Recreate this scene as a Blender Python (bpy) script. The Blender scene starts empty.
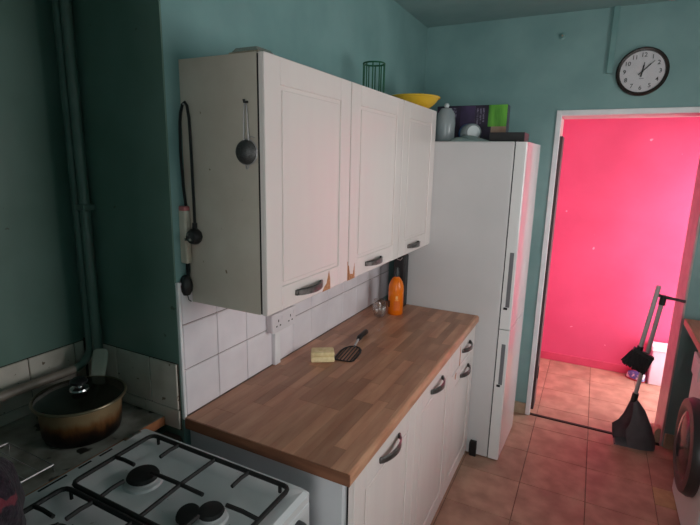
import bpy, bmesh, math, random
from mathutils import Vector, Matrix
random.seed(7)
PI = math.pi
S = bpy.context.scene
COL = S.collection

# ------------------------------------------------------------------ camera
CAM = Vector((1.1808, -1.0812, 1.7826)); YAW, PITCH, ROLL, FPX = 0.4693, -0.2076, 0.0217, 475.5
fw = Vector((-math.sin(YAW)*math.cos(PITCH), math.cos(YAW)*math.cos(PITCH), math.sin(PITCH)))
rt = Vector((math.cos(YAW), math.sin(YAW), 0)); up = rt.cross(fw)
rt2 = rt*math.cos(ROLL)+up*math.sin(ROLL); up2 = up*math.cos(ROLL)-rt*math.sin(ROLL)
cd = bpy.data.cameras.new('camera'); cam = bpy.data.objects.new('camera', cd); COL.objects.link(cam)
cd.sensor_width = 36; cd.lens = FPX/700*36; cd.clip_start = .02
m = Matrix((rt2, up2, -fw)).transposed().to_4x4(); m.translation = CAM; cam.matrix_world = m
S.camera = cam
# ------------------------------------------------------------------ light: overcast sky through the openings
W = bpy.data.worlds.new('sky'); S.world = W; W.use_nodes = True
bg = W.node_tree.nodes['Background']; bg.inputs[0].default_value = (1.0, .985, .97, 1); bg.inputs[1].default_value = 7.0
WIN = (.10, 1.30, 1.12, 2.20)          # kitchen window in the right wall: y0, y1, z0, z1
HWIN = (2.73, 3.51, .06, 2.10)          # glazed hall door at the right end of the hall
FILLWIN = (1.15, 2.25, .60, 2.40)          # unseen fill window added behind the camera: x0, x1, z0, z1
RX, HX = 2.40, 2.14                     # right wall, hall end
def portal(name, x, w):
    l = bpy.data.lights.new(name, 'AREA'); l.shape = 'RECTANGLE'; l.size = w[3]-w[2]; l.size_y = w[1]-w[0]
    l.cycles.is_portal = True
    o = bpy.data.objects.new(name, l); COL.objects.link(o)
    o.location = (x, (w[0]+w[1])/2, (w[2]+w[3])/2); o.rotation_euler = (0, PI/2, 0)
def portal_y(name, y, w):
    l = bpy.data.lights.new(name, 'AREA'); l.shape = 'RECTANGLE'; l.size = w[1]-w[0]; l.size_y = w[3]-w[2]; l.cycles.is_portal = True
    o = bpy.data.objects.new(name, l); COL.objects.link(o)
    o.location = ((w[0]+w[1])/2, y, (w[2]+w[3])/2); o.rotation_euler = (PI/2, 0, 0)
portal_y('fill_window_daylight', -2.6-.05, FILLWIN)  # sky portal of the added rear window, fills surfaces facing the camera
portal('window_daylight', RX+.06, WIN); portal('hall_daylight', HX+.06, HWIN)
vs = S.view_settings; vs.view_transform = 'Standard'; vs.look = 'None'; vs.gamma = 1; vs.exposure = 0.95
try: vs.use_curve_mapping = False
except Exception: pass
S.cycles.max_bounces = 10; S.cycles.diffuse_bounces = 6; S.cycles.caustics_reflective = False; S.cycles.caustics_refractive = False

# ------------------------------------------------------------------ materials
def srgb(r, g, b):
    f = lambda c: (c/12.92 if c <= .04045 else ((c+.055)/1.055)**2.4)
    return (f(r/255), f(g/255), f(b/255), 1)
MATS = {}
def mat(name, c1, c2=None, scale=6, rough=.5, metal=0, bump=0, detail=4, stretch=(1,1,1), rand=0, lo=.35, hi=.65,
        spots=None, spot_scale=30, spot_cut=.72, trans=0, alpha=1, ior=1.45, sheen=0, coat=0, spec=.5, world=True, rot=None):
    if name in MATS: return MATS[name]
    M = bpy.data.materials.new(name); M.use_nodes = True; nt = M.node_tree; N = nt.nodes; L = nt.links
    b = N['Principled BSDF']; b.inputs['Roughness'].default_value = rough; b.inputs['Metallic'].default_value = metal
    b.inputs['Base Color'].default_value = c1; b.inputs['IOR'].default_value = ior
    b.inputs['Transmission Weight'].default_value = trans; b.inputs['Alpha'].default_value = alpha
    b.inputs['Sheen Weight'].default_value = sheen; b.inputs['Coat Weight'].default_value = coat
    b.inputs['Specular IOR Level'].default_value = spec
    col = None
    if c2 or bump or spots:
        g = N.new('ShaderNodeNewGeometry'); mp = N.new('ShaderNodeMapping'); mp.inputs['Scale'].default_value = stretch
        L.new(g.outputs['Position'], mp.inputs[0])
        if rot: mp.inputs['Rotation'].default_value = rot
        nz = N.new('ShaderNodeTexNoise'); nz.inputs['Scale'].default_value = scale; nz.inputs['Detail'].default_value = detail
        L.new(mp.outputs[0], nz.inputs['Vector'])
        if c2:
            cr = N.new('ShaderNodeValToRGB'); cr.color_ramp.elements[0].position = lo; cr.color_ramp.elements[1].position = hi
            cr.color_ramp.elements[0].color = c1; cr.color_ramp.elements[1].color = c2
            L.new(nz.outputs['Fac'], cr.inputs[0]); col = cr.outputs[0]
        if bump:
            bp = N.new('ShaderNodeBump'); bp.inputs['Strength'].default_value = bump; bp.inputs['Distance'].default_value = .01
            L.new(nz.outputs['Fac'], bp.inputs['Height']); L.new(bp.outputs[0], b.inputs['Normal'])
        if spots:
            n2 = N.new('ShaderNodeTexNoise'); n2.inputs['Scale'].default_value = spot_scale; n2.inputs['Detail'].default_value = 2
            L.new(g.outputs['Position'], n2.inputs['Vector'])
            r2 = N.new('ShaderNodeValToRGB'); r2.color_ramp.elements[0].position = spot_cut; r2.color_ramp.elements[1].position = spot_cut+.03
            L.new(n2.outputs['Fac'], r2.inputs[0])
            mx = N.new('ShaderNodeMix'); mx.data_type = 'RGBA'
            L.new(r2.outputs[0], mx.inputs[0])
            if col: L.new(col, mx.inputs[6])
            else: mx.inputs[6].default_value = c1
            mx.inputs[7].default_value = spots; col = mx.outputs[2]
    if rand:
        oi = N.new('ShaderNodeObjectInfo'); hs = N.new('ShaderNodeHueSaturation')
        mr = N.new('ShaderNodeMapRange'); mr.inputs[3].default_value = 1-rand; mr.inputs[4].default_value = 1+rand
        L.new(oi.outputs['Random'], mr.inputs[0]); L.new(mr.outputs[0], hs.inputs['Value'])
        if col: L.new(col, hs.inputs['Color'])
        else: hs.inputs['Color'].default_value = c1
        col = hs.outputs[0]
    if col: L.new(col, b.inputs['Base Color'])
    MATS[name] = M; return M

TEAL = mat('teal_paint', srgb(115,149,148), srgb(128,161,160), scale=3.5, rough=.42, bump=.12, spots=srgb(110,145,144), spot_scale=5, spot_cut=.82)
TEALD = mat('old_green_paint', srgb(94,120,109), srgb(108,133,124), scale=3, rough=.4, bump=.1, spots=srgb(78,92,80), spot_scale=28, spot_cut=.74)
TEALT = mat('teal_trim_paint', srgb(106,144,142), srgb(116,152,150), scale=8, rough=.35)
PINK = mat('pink_paint', srgb(206,78,118), srgb(216,86,127), scale=2.5, rough=.5, bump=.08, spots=srgb(240,170,190), spot_scale=16, spot_cut=.76)
PINKD = mat('pink_skirting_paint', srgb(194,70,102), srgb(204,78,110), scale=9, rough=.35)
WHITEP = mat('white_gloss_paint', srgb(238,235,237), srgb(228,224,227), scale=12, rough=.3)
LINING = mat('lining_paint', srgb(196,168,166), srgb(180,150,150), scale=14, rough=.45)
FTILE = mat('floor_tile', srgb(160,121,104), srgb(188,148,127), scale=9, rough=.42, bump=.04, rand=.05, detail=9)
GROUT = mat('floor_joint', srgb(118,86,72), rough=.9)
WTILE = mat('white_tile', srgb(236,229,234), srgb(226,218,224), scale=7, rough=.16, rand=.03)
WGROUT = mat('tile_grout', srgb(120,98,88), srgb(150,130,118), scale=20, rough=.9)
OTILE = mat('old_cream_tile', srgb(212,200,190), srgb(190,178,166), scale=9, rough=.3, rand=.06, spots=srgb(120,100,80), spot_scale=40, spot_cut=.7)
CREAM = mat('cabinet_vinyl', srgb(226,214,210), srgb(225,212,209), scale=18, stretch=(1,1,.12), rough=.27, spec=.7)
CREAM2 = mat('base_vinyl', srgb(226,215,211), srgb(222,210,207), scale=18, stretch=(1,1,.12), rough=.33)
ENDP = mat('grubby_end_panel', srgb(202,190,178), srgb(184,170,156), scale=4, rough=.45, spots=srgb(120,102,80), spot_scale=34, spot_cut=.72)
CHIP = mat('bare_chipboard', srgb(196,136,98), srgb(168,108,74), scale=90, rough=.9, bump=.3)
DARK = mat('dark_gap', srgb(24,20,18), rough=.9)
PEWTER = mat('pewter', srgb(124,117,115), srgb(98,92,91), scale=60, rough=.34, metal=.75)
STAVE = mat('wood_stave', srgb(164,113,88), srgb(184,136,108), scale=9, stretch=(3,.5,3), rough=.38, rand=.24, bump=.02, detail=5)
WEDGE = mat('worktop_edge', srgb(176,124,96), srgb(198,148,118), scale=12, stretch=(3,.6,3), rough=.38)
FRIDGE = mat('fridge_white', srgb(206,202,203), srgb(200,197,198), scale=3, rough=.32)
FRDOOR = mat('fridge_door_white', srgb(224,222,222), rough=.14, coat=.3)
GRIP = mat('grey_grip', srgb(108,108,112), rough=.4)
BLACK = mat('black_plastic', srgb(26,25,27), rough=.38)
BLACKM = mat('black_enamel', srgb(17,16,16), srgb(26,24,24), scale=40, rough=.65, bump=.1)
ENAMEL = mat('white_enamel', srgb(206,206,208), srgb(196,195,196), scale=5, rough=.2, spots=srgb(140,124,104), spot_scale=60, spot_cut=.76)
STEEL = mat('steel', srgb(190,190,190), rough=.25, metal=1)
GREYMET = mat('grey_metal', srgb(168,162,162), rough=.4, metal=.3)
CHARC = mat('charcoal_plastic', srgb(120,114,118), srgb(106,102,106), scale=15, rough=.45)
GREYDIRT = mat('grimy_counter', srgb(164,158,150), srgb(92,86,78), scale=9, rough=.35, detail=8, spots=srgb(40,34,30), spot_scale=16, spot_cut=.62)
ORANGE = mat('orange_plastic', srgb(236,120,16), srgb(228,110,12), scale=9, rough=.3)
ORANGEL = mat('pale_orange_print', srgb(244,176,110), rough=.35)
YELLOW = mat('yellow_plastic', srgb(222,180,56), srgb(212,168,44), scale=6, rough=.35)
GREENW = mat('green_wire', srgb(18,84,56), rough=.4)
SPONGE = mat('sponge_foam', srgb(242,222,178), srgb(230,208,160), scale=60, rough=.95, bump=.5)
CLOTH = mat('purple_fleece', srgb(34,26,36), srgb(62,46,58), scale=70, rough=1, bump=.8, sheen=.1, spots=srgb(124,52,64), spot_scale=20, spot_cut=.62)
BRISTLE = mat('bristles', srgb(34,32,34), srgb(54,50,52), scale=120, stretch=(1,1,.1), rough=.95, bump=.8)
BRASSY = mat('rusty_fitting', srgb(150,130,110), rough=.5)
def clear(name, tint, mixf, rough=.05, body=None, bodyf=0):
    M = bpy.data.materials.new(name); M.use_nodes = True; nt = M.node_tree; N = nt.nodes; L = nt.links
    for n in list(N):
        if n.type != 'OUTPUT_MATERIAL': N.remove(n)
    out = [n for n in N if n.type == 'OUTPUT_MATERIAL'][0]
    tr = N.new('ShaderNodeBsdfTransparent'); tr.inputs[0].default_value = tint
    gl = N.new('ShaderNodeBsdfGlossy'); gl.inputs['Roughness'].default_value = rough
    fr = N.new('ShaderNodeLayerWeight'); fr.inputs[0].default_value = .22
    ad = N.new('ShaderNodeMath'); ad.operation = 'MULTIPLY_ADD'; ad.inputs[1].default_value = .45; ad.inputs[2].default_value = mixf
    L.new(fr.outputs['Facing'], ad.inputs[0])
    mx = N.new('ShaderNodeMixShader'); L.new(ad.outputs[0], mx.inputs[0]); L.new(tr.outputs[0], mx.inputs[1]); L.new(gl.outputs[0], mx.inputs[2])
    last = mx
    if body:
        d = N.new('ShaderNodeBsdfDiffuse'); d.inputs[0].default_value = body
        m2 = N.new('ShaderNodeMixShader'); m2.inputs[0].default_value = bodyf
        L.new(mx.outputs[0], m2.inputs[1]); L.new(d.outputs[0], m2.inputs[2]); last = m2
    L.new(last.outputs[0], out.inputs[0]); return M
GLASS = clear('clear_glass', (.97,.98,.98,1), .08, .03)
PANE = clear('window_glass', (.96,.97,.97,1), .0)
DIMPANE = clear('dimming_window_glass', (.72,.73,.73,1), .0)  # pane tint put in to cut kitchen daylight against the hall
LIDG = clear('smoked_lid_glass', (.30,.30,.26,1), .06, .08, srgb(40,36,28), .45)
CLOUDY = clear('cloudy_plastic', (.8,.85,.87,1), .05, .2, srgb(200,208,212), .38)
BAGP = clear('thin_plastic_bag', (.8,.86,.86,1), .1, .25, srgb(150,170,168), .5)
# sooty pan side: burnt-on stains run up from the base
def pan_mat():
    M = mat('burnt_pan', srgb(176,140,96), rough=.32, metal=.25); nt = M.node_tree; N = nt.nodes; L = nt.links; b = N['Principled BSDF']
    g = N.new('ShaderNodeNewGeometry'); sp = N.new('ShaderNodeSeparateXYZ'); L.new(g.outputs['Position'], sp.inputs[0])
    nz = N.new('ShaderNodeTexNoise'); nz.inputs['Scale'].default_value = 34; nz.inputs['Detail'].default_value = 6
    mp = N.new('ShaderNodeMapping'); mp.inputs['Scale'].default_value = (1,1,.35); L.new(g.outputs['Position'], mp.inputs[0]); L.new(mp.outputs[0], nz.inputs['Vector'])
    mr = N.new('ShaderNodeMapRange'); mr.inputs[1].default_value = .90; mr.inputs[2].default_value = 1.02
    L.new(sp.outputs['Z'], mr.inputs[0])
    m1 = N.new('ShaderNodeMath'); m1.operation = 'MULTIPLY_ADD'; m1.inputs[1].default_value = .55; L.new(nz.outputs['Fac'], m1.inputs[0])
    L.new(mr.outputs[0], m1.inputs[2])
    cr = N.new('ShaderNodeValToRGB'); e = cr.color_ramp.elements
    e[0].position = .46; e[0].color = srgb(16,12,10); e[1].position = 1.0; e[1].color = srgb(150,124,92)
    a = e.new(.62); a.color = srgb(50,28,16); a = e.new(.80); a.color = srgb(124,80,44)
    L.new(m1.outputs[0], cr.inputs[0]); L.new(cr.outputs[0], b.inputs['Base Color']); return M
PANM = pan_mat()
# printed carton front: faint illegible light print on dark purple
PRINTD = mat('dark_purple_print', srgb(34,26,42), srgb(52,40,62), scale=20, rough=.35)
PRINTW = mat('pale_print', srgb(120,112,132), srgb(60,52,70), scale=120, rough=.4, lo=.45, hi=.55)
GRASS = mat('green_print', srgb(58,118,38), srgb(112,182,66), scale=26, stretch=(1,1,.15), rough=.35)
BROWNP = mat('brown_print', srgb(140,100,80), srgb(170,140,122), scale=12, rough=.4)

# ------------------------------------------------------------------ mesh helpers
def wloc(o):
    v = Vector((0,0,0))
    while o: v += o.location; o = o.parent
    return v
def obj(name, bm, material, parent=None, smooth=False, label=None, mats=None):
    lo = [min(v.co[i] for v in bm.verts) for i in range(3)]; hi = [max(v.co[i] for v in bm.verts) for i in range(3)]
    o0 = Vector(((lo[0]+hi[0])/2, (lo[1]+hi[1])/2, lo[2]))
    bmesh.ops.translate(bm, verts=bm.verts, vec=-o0)
    me = bpy.data.meshes.new(name); bm.normal_update()
    if smooth:
        for f in bm.faces: f.smooth = True
    bm.to_mesh(me); bm.free()
    for mm in (mats or [material]): me.materials.append(mm)
    if smooth and smooth != 'all':
        try: me.set_sharp_from_angle(angle=math.radians(40))
        except Exception: pass
    o = bpy.data.objects.new(name, me); COL.objects.link(o)
    if parent: o.parent = parent; o.location = o0 - wloc(parent)
    else: o.location = o0
    if label: o['label'] = label
    return o
def thing(name, label, cat, loc, group=None):
    o = bpy.data.objects.new(name, None); COL.objects.link(o); o.location = loc; o.empty_display_size = .05
    return tag(o, label, cat, group)
def tag(o, label, cat, group=None):
    o['label'] = label; o['category'] = cat
    if group: o['group'] = group
    return o
def struct(o, label):
    o['kind'] = 'structure'; o['label'] = label; return o
def box(bm, x0, x1, y0, y1, z0, z1, bev=0, seg=1, M=None):
    r = bmesh.ops.create_cube(bm, size=1)
    vs_ = r['verts']
    for v in vs_: v.co = Vector(((x0+x1)/2+v.co.x*(x1-x0), (y0+y1)/2+v.co.y*(y1-y0), (z0+z1)/2+v.co.z*(z1-z0)))
    if bev:
        es = list({e for v in vs_ for e in v.link_edges})
        rr = bmesh.ops.bevel(bm, geom=es, offset=bev, segments=seg, profile=.5, affect='EDGES')
        vs_ = list({v for f in rr['faces'] for v in f.verts} | {v for v in vs_ if v.is_valid})
    if M: bmesh.ops.transform(bm, matrix=M, verts=vs_)
    return vs_
def bxo(name, material, parent, *a, bev=0, seg=1, label=None, smooth=False, M=None):
    bm = bmesh.new(); box(bm, *a, bev=bev, seg=seg, M=M); return obj(name, bm, material, parent, smooth=smooth, label=label)
def tube(bm, pts, r, n=8, cap=True, closed=False, flat=1.0, rs=None):
    pts = [Vector(p) for p in pts]; rings = []; prev = None
    for i, p in enumerate(pts):
        if closed: t = pts[(i+1) % len(pts)]-pts[i-1]
        elif i == 0: t = pts[1]-pts[0]
        elif i == len(pts)-1: t = pts[-1]-pts[-2]
        else: t = (pts[i+1]-p).normalized()+(p-pts[i-1]).normalized()
        t.normalize()
        if prev is None:
            a = Vector((0,0,1)) if abs(t.z) < .9 else Vector((1,0,0))
            u = t.cross(a).normalized()
        else:
            u = prev-t*prev.dot(t); u.normalize()
        prev = u; w = t.cross(u); rr = rs[i] if rs else r
        rings.append([bm.verts.new(p+u*rr*math.cos(2*PI*k/n)+w*rr*flat*math.sin(2*PI*k/n)) for k in range(n)])
    m_ = len(rings)
    for i in range(m_ if closed else m_-1):
        a, b = rings[i], rings[(i+1) % m_]
        for k in range(n): bm.faces.new((a[k], a[(k+1) % n], b[(k+1) % n], b[k]))
    if cap and not closed: bm.faces.new(rings[0][::-1]); bm.faces.new(rings[-1])
def lathe(bm, prof, n=24, M=None, c=(0,0,0)):
    c = Vector(c); rings = []
    for r, z in prof:
        if r < 1e-5: rings.append([bm.verts.new(c+Vector((0,0,z)))])
        else: rings.append([bm.verts.new(c+Vector((r*math.cos(2*PI*k/n), r*math.sin(2*PI*k/n), z))) for k in range(n)])
    fs = []
    for a, b in zip(rings, rings[1:]):
        for k in range(n):
            k2 = (k+1) % n
            if len(a) == 1 and len(b) == 1: continue
            if len(a) == 1: bm.faces.new((a[0], b[k2], b[k]))
            elif len(b) == 1: bm.faces.new((a[k], a[k2], b[0]))
            else: bm.faces.new((a[k], a[k2], b[k2], b[k]))
    bmesh.ops.recalc_face_normals(bm, faces=bm.faces)
    if M: bmesh.ops.transform(bm, matrix=M, verts=[v for r in rings for v in r])
def latheo(name, material, parent, prof, c=(0,0,0), n=24, M=None, label=None):
    bm = bmesh.new(); lathe(bm, prof, n, M, c); return obj(name, bm, material, parent, smooth=True, label=label)
def tubeo(name, material, parent, pts, r, n=8, label=None, **k):
    bm = bmesh.new(); tube(bm, pts, r, n, **k); return obj(name, bm, material, parent, smooth=True, label=label)
def prism(bm, poly, axis, a, b):
    def P(u, v, w): return {'x': (w,u,v), 'y': (u,w,v), 'z': (u,v,w)}[axis]
    A = [bm.verts.new(P(u, v, a)) for u, v in poly]; B = [bm.verts.new(P(u, v, b)) for u, v in poly]; n = len(poly)
    bm.faces.new(A[::-1]); bm.faces.new(B)
    for i in range(n): bm.faces.new((A[i], A[(i+1) % n], B[(i+1) % n], B[i]))
    bmesh.ops.recalc_face_normals(bm, faces=bm.faces)
def shared(name, me, parent, loc, scale=None):
    o = bpy.data.objects.new(name, me); COL.objects.link(o); o.parent = parent
    o.location = Vector(loc)-wloc(parent)
    if scale: o.scale = scale
    return o
def boxmesh(name, sx, sy, sz, bev, material):
    bm = bmesh.new(); box(bm, -sx/2, sx/2, -sy/2, sy/2, -sz/2, sz/2, bev=bev)
    me = bpy.data.meshes.new(name); bm.to_mesh(me); bm.free(); me.materials.append(material); return me

# ================================================================== the room
D, DB, H, HB = 2.371, 2.69, 2.72, 3.55      # back wall, its hall side, ceiling, hall back wall
YB = -2.6                                   # wall behind the camera
DL, DR, DZ = .915, 1.756, 2.125             # doorway
fl = struct(bxo('floor', GROUT, None, -.75, 2.75, YB-.1, HB+.15, -.12, -.004), 'brown tiled kitchen and hall floor')
tm = boxmesh('tile', .3365, .3340, .010, .0015, FTILE)
for i in range(-5, 6):
    for j in range(-13, 7):
        x, y = .98+.34*i-.17, 1.537+.337*j+.1685
        if x-.17 > 2.7 or x < -.7 or y > HB or y < YB: continue
        shared('tile', tm, fl, (x, y, -.005))
struct(bxo('ceiling', mat('pale_teal_ceiling', srgb(124,152,151), srgb(140,166,165), scale=3, rough=.6, bump=.15), None, -.75, 2.75, YB-.1, D, H, H+.1), 'teal painted ceiling')
struct(bxo('ceiling_hall', WHITEP, None, -.75, 2.75, D, HB+.15, H, H+.1), 'white hall ceiling')
# chimney-side block: its long face carries the cabinets, its short face closes the cooker alcove
wl = struct(bxo('wall_left', TEAL, None, -.75, 0, .0, HB, 0, H), 'teal wall behind the cabinets with white tile splashback')
bm = bmesh.new(); prism(bm, [(-.75,YB),(.75,YB),(.75,-1.04),(.32,-.80),(-.75,-.80)], 'z', 0, H)
struct(obj('shade_block_near', bm, TEAL), 'unseen teal block added to keep light off the cooker alcove')  # unseen block, shaped to keep rear window light off the alcove
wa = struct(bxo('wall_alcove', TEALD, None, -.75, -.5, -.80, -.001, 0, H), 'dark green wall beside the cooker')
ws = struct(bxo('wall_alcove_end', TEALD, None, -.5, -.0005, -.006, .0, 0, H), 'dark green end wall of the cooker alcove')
bm = bmesh.new(); a, b, c, d = FILLWIN
box(bm, -.75, a, YB-.1, YB, 0, H); box(bm, b, 2.75, YB-.1, YB, 0, H); box(bm, a, b, YB-.1, YB, 0, c); box(bm, a, b, YB-.1, YB, d, H)
struct(obj('wall_front', bm, TEAL), 'teal wall behind the camera with an added fill window')
bm = bmesh.new(); t = .06
box(bm, a, a+t, YB-.08, YB-.03, c, d); box(bm, b-t, b, YB-.08, YB-.03, c, d); box(bm, a+t, b-t, YB-.08, YB-.03, c, c+t); box(bm, a+t, b-t, YB-.08, YB-.03, d-t, d)
fw_ = struct(obj('fill_window', bm, WHITEP), 'unseen white framed window added behind the camera for fill light')
bxo('pane', DIMPANE, fw_, a+t, b-t, YB-.055, YB-.05, c+t, d-t)
bm = bmesh.new()
box(bm, 0, DL, D, DB, 0, H); box(bm, DR, RX+.14, D, DB, 0, H); box(bm, DL, DR, D, DB, DZ, H)
bm.normal_update()
for f in bm.faces:
    if f.normal.y > .5: f.material_index = 1
struct(obj('wall_back', bm, None, mats=[TEAL, PINK]), 'teal end wall with the doorway to the hall')
def wall_with_hole(name, x0, x1, y0, y1, w, m_, label):
    bm = bmesh.new(); a, b, c, d = w
    box(bm, x0, x1, y0, a, 0, H); box(bm, x0, x1, b, y1, 0, H); box(bm, x0, x1, a, b, 0, c); box(bm, x0, x1, a, b, d, H)
    return struct(obj(name, bm, m_), label)
wall_with_hole('wall_right', RX, RX+.14, YB, D, WIN, TEAL, 'teal wall with the kitchen window')
wall_with_hole('wall_hall_right', HX, HX+.12, DB, HB, HWIN, PINK, 'pink hall end wall with glazed opening')
struct(bxo('wall_hall_back', PINK, None, 0, HX+.12, HB, HB+.15, 0, H), 'bright pink scuffed hall wall seen through the doorway')
struct(bxo('wall_hall_left', PINK, None, 0, .7, DB, HB, 0, H), 'pink wall closing the hall on the left')
struct(bxo('baseboard_hall', PINKD, None, .7, HX, HB-.014, HB, 0, .075, bev=.004), 'dark pink skirting along the hall wall')
def window(name, x, w, nv, label, gm):
    a, b, c, d = w; bm = bmesh.new(); t = .05
    box(bm, x, x+.06, a, a+t, c, d); box(bm, x, x+.06, b-t, b, c, d); box(bm, x, x+.06, a+t, b-t, c, c+t); box(bm, x, x+.06, a+t, b-t, d-t, d)
    for k in range(1, nv):
        yy = a+(b-a)*k/nv; box(bm, x+.005, x+.055, yy-.02, yy+.02, c+t, d-t)
    fr = struct(obj(name, bm, WHITEP), label)
    for k in range(nv):
        y0 = a+t if k == 0 else a+(b-a)*k/nv+.02; y1 = b-t if k == nv-1 else a+(b-a)*(k+1)/nv-.02
        bxo('pane', gm, fr, x+.027, x+.031, y0, y1, c+t, d-t)
window('window_1', RX+.08, WIN, 2, 'white framed kitchen window over the right worktop', DIMPANE)
window('window_2', HX+.08, HWIN, 1, 'white framed glazing at the end of the hall', PANE)
# doorway trim
bm = bmesh.new()
box(bm, DL-.012, DL+.020, D-.016, D+.01, 0, DZ+.012, bev=.003); box(bm, DL+.0203, DR+.02, D-.016, D+.01, DZ-.022, DZ+.012, bev=.003)
struct(obj('trim_1', bm, WHITEP), 'white painted casing on the left and top of the doorway')
struct(bxo('trim_2', LINING, None, DR-.012, DR, D+.001, DB, 0, DZ-.001, bev=.002), 'pinkish grey door lining on the right of the doorway')
bm = bmesh.new(); box(bm, DL, DL+.014, D+.012, DB, 0, DZ-.02, bev=.002)
o = struct(obj('trim_3', bm, LINING), 'door lining on the left of the doorway')
bxo('door_stop', mat('dark_stained_wood', srgb(70,52,52), srgb(54,40,42), scale=14, stretch=(1,1,.1), rough=.5), o, DL+.014, DL+.036, D+.05, D+.20, .02, 1.98, bev=.003)
bxo('hinge', BLACKM, o, DL+.036, DL+.042, D+.09, D+.13, .25, .34, bev=.002)
struct(bxo('trim_4', LINING, None, DL+.014, DR-.012, D+.012, DB, DZ-.016, DZ-.001), 'door lining across the head of the doorway')
SKB = mat('beige_skirting', srgb(176,156,132), srgb(150,130,108), scale=12, rough=.5)
struct(bxo('baseboard_back_left', SKB, None, .2, DL-.013, D-.018, D, 0, .085, bev=.004), 'beige skirting beside the fridge')
struct(bxo('baseboard_back_right', SKB, None, DR+.004, RX, D-.018, D, 0, .10, bev=.004), 'beige skirting right of the doorway')
bm = bmesh.new(); prism(bm, [(DR-.012,0),(DR-.045,0),(DR-.045,.07),(DR-.03,.10),(DR-.012,.10)], 'y', D+.04, D+.1)
struct(obj('baseboard_lining', bm, SKB), 'short beige skirting block on the right door lining')
struct(bxo('trim_5', mat('dark_threshold', srgb(38,26,22), rough=.6), None, DL+.015, DR-.013, D-.004, D+.022, 0, .007, bev=.002), 'dark threshold strip across the doorway')

# ---- wall tiles
g = bxo('grout', WGROUT, wl, 0, .004, .006, 1.70, .905, 1.386)
rows = [(.912, 1.078), (1.081, 1.238), (1.241, 1.386)]; cols = [.008+.1635*k for k in range(11)]
for z0, z1 in rows:
    me = boxmesh('tile', .007, .1605, z1-z0, .002, WTILE)
    for y in cols: shared('tile', me, wl, (.0065, y+.08175, (z0+z1)/2))
bxo('tile_edge_strip', WHITEP, wl, -.004, .011, -.004, .0075, .90, 1.387, bev=.002)
AGROUT = mat('dark_alcove_grout', srgb(70,56,48), rough=.9)
g = bxo('grout', AGROUT, ws, -.5, -.004, -.009, -.006, .86, 1.105)
me = boxmesh('tile', .1685, .007, .166, .002, OTILE)
for k in range(3):
    if k < 2: shared('tile', me, ws, (-.224-.172*k, -.011, 1.0205))
me1 = boxmesh('tile', .127, .007, .166, .002, OTILE); shared('tile', me1, ws, (-.0715, -.011, 1.0205))
me1 = boxmesh('tile', .1685, .007, .07, .002, OTILE)
for k in range(3): shared('tile', me1, ws, (-.09-.172*k if k < 2 else -.425, -.011, .899), (1,1,1) if k < 2 else (.85,1,1))
bxo('grout', AGROUT, wa, -.5, -.497, -.779, -.012, .86, 1.098)
me = boxmesh('tile', .007, .161, .16, .002, OTILE); me1 = boxmesh('tile', .007, .161, .07, .002, OTILE)
for k in range(4):
    y = -.051-.164*k-.082
    shared('tile', me, wa, (-.4955, y, 1.016)); shared('tile', me1, wa, (-.4955, y, .8985))
me2 = boxmesh('tile', .007, .036, .16, .002, OTILE); shared('tile', me2, wa, (-.4955, -.0320, 1.016))

# ---- pipes in the alcove corner
PIPEM = TEALT
pa = thing('water_pipe', 'green painted vertical pipe in alcove corner, nearer the cabinets', 'pipe', (-.42,-.035,.93))
tubeo('pipe_run', mat('green_pipe_paint', srgb(92,112,104), srgb(104,122,114), scale=10, rough=.35), pa, [(-.385,-.031,.905),(-.385,-.031,H)], .017, 12)
bxo('pipe_clip', MATS['green_pipe_paint'], pa, -.408, -.362, -.051, -.006, 1.60, 1.622, bev=.003)
pb = thing('bent_pipe', 'green vertical pipe bending to run pale along the tiled wall', 'pipe', (-.468,-.034,1.03))
arc = [(-.424,-.034,H),(-.424,-.034,1.10)]+[(-.424,-.034-.07*(1-math.cos(t)),1.10-.07*math.sin(t)) for t in [PI/2*k/6 for k in range(1,7)]]
tubeo('vertical_run', MATS['green_pipe_paint'], pb, arc, .0140, 12)
tubeo('wall_run', mat('grubby_cream_pipe', srgb(150,136,126), srgb(124,110,100), scale=12, rough=.4), pb, [arc[-1],(-.436,-.5,1.028),(-.440,-.799,1.026)], .0165, 12, label='grubby cream horizontal length of pipe')

# ---- back wall fittings
tk = thing('cable_trunking', 'teal painted strip of cable trunking running up to ceiling beside clock', 'trunking', (1.16, D-.01, 2.35))
bxo('cover', TEALT, tk, 1.157, 1.190, D-.024, D, 2.345, H, bev=.003)
bxo('base_strip', TEALT, tk, 1.148, 1.157, D-.012, D, 2.345, H)
hk = thing('wall_fitting', 'small chipped screw fitting on the teal wall left of the clock', 'wall fitting', (.885, D-.01, 2.56))
latheo('plug', TEALT, hk, [(0,0),(.022,0),(.022,.004),(.012,.006),(.010,.016),(0,.018)], n=14, M=Matrix.Translation((.887,D,2.583)) @ Matrix.Rotation(PI/2,4,'X'))
tubeo('screw', BRASSY, hk, [(.887,D-.01,2.583),(.890,D-.035,2.580)], .005, 8)
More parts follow.
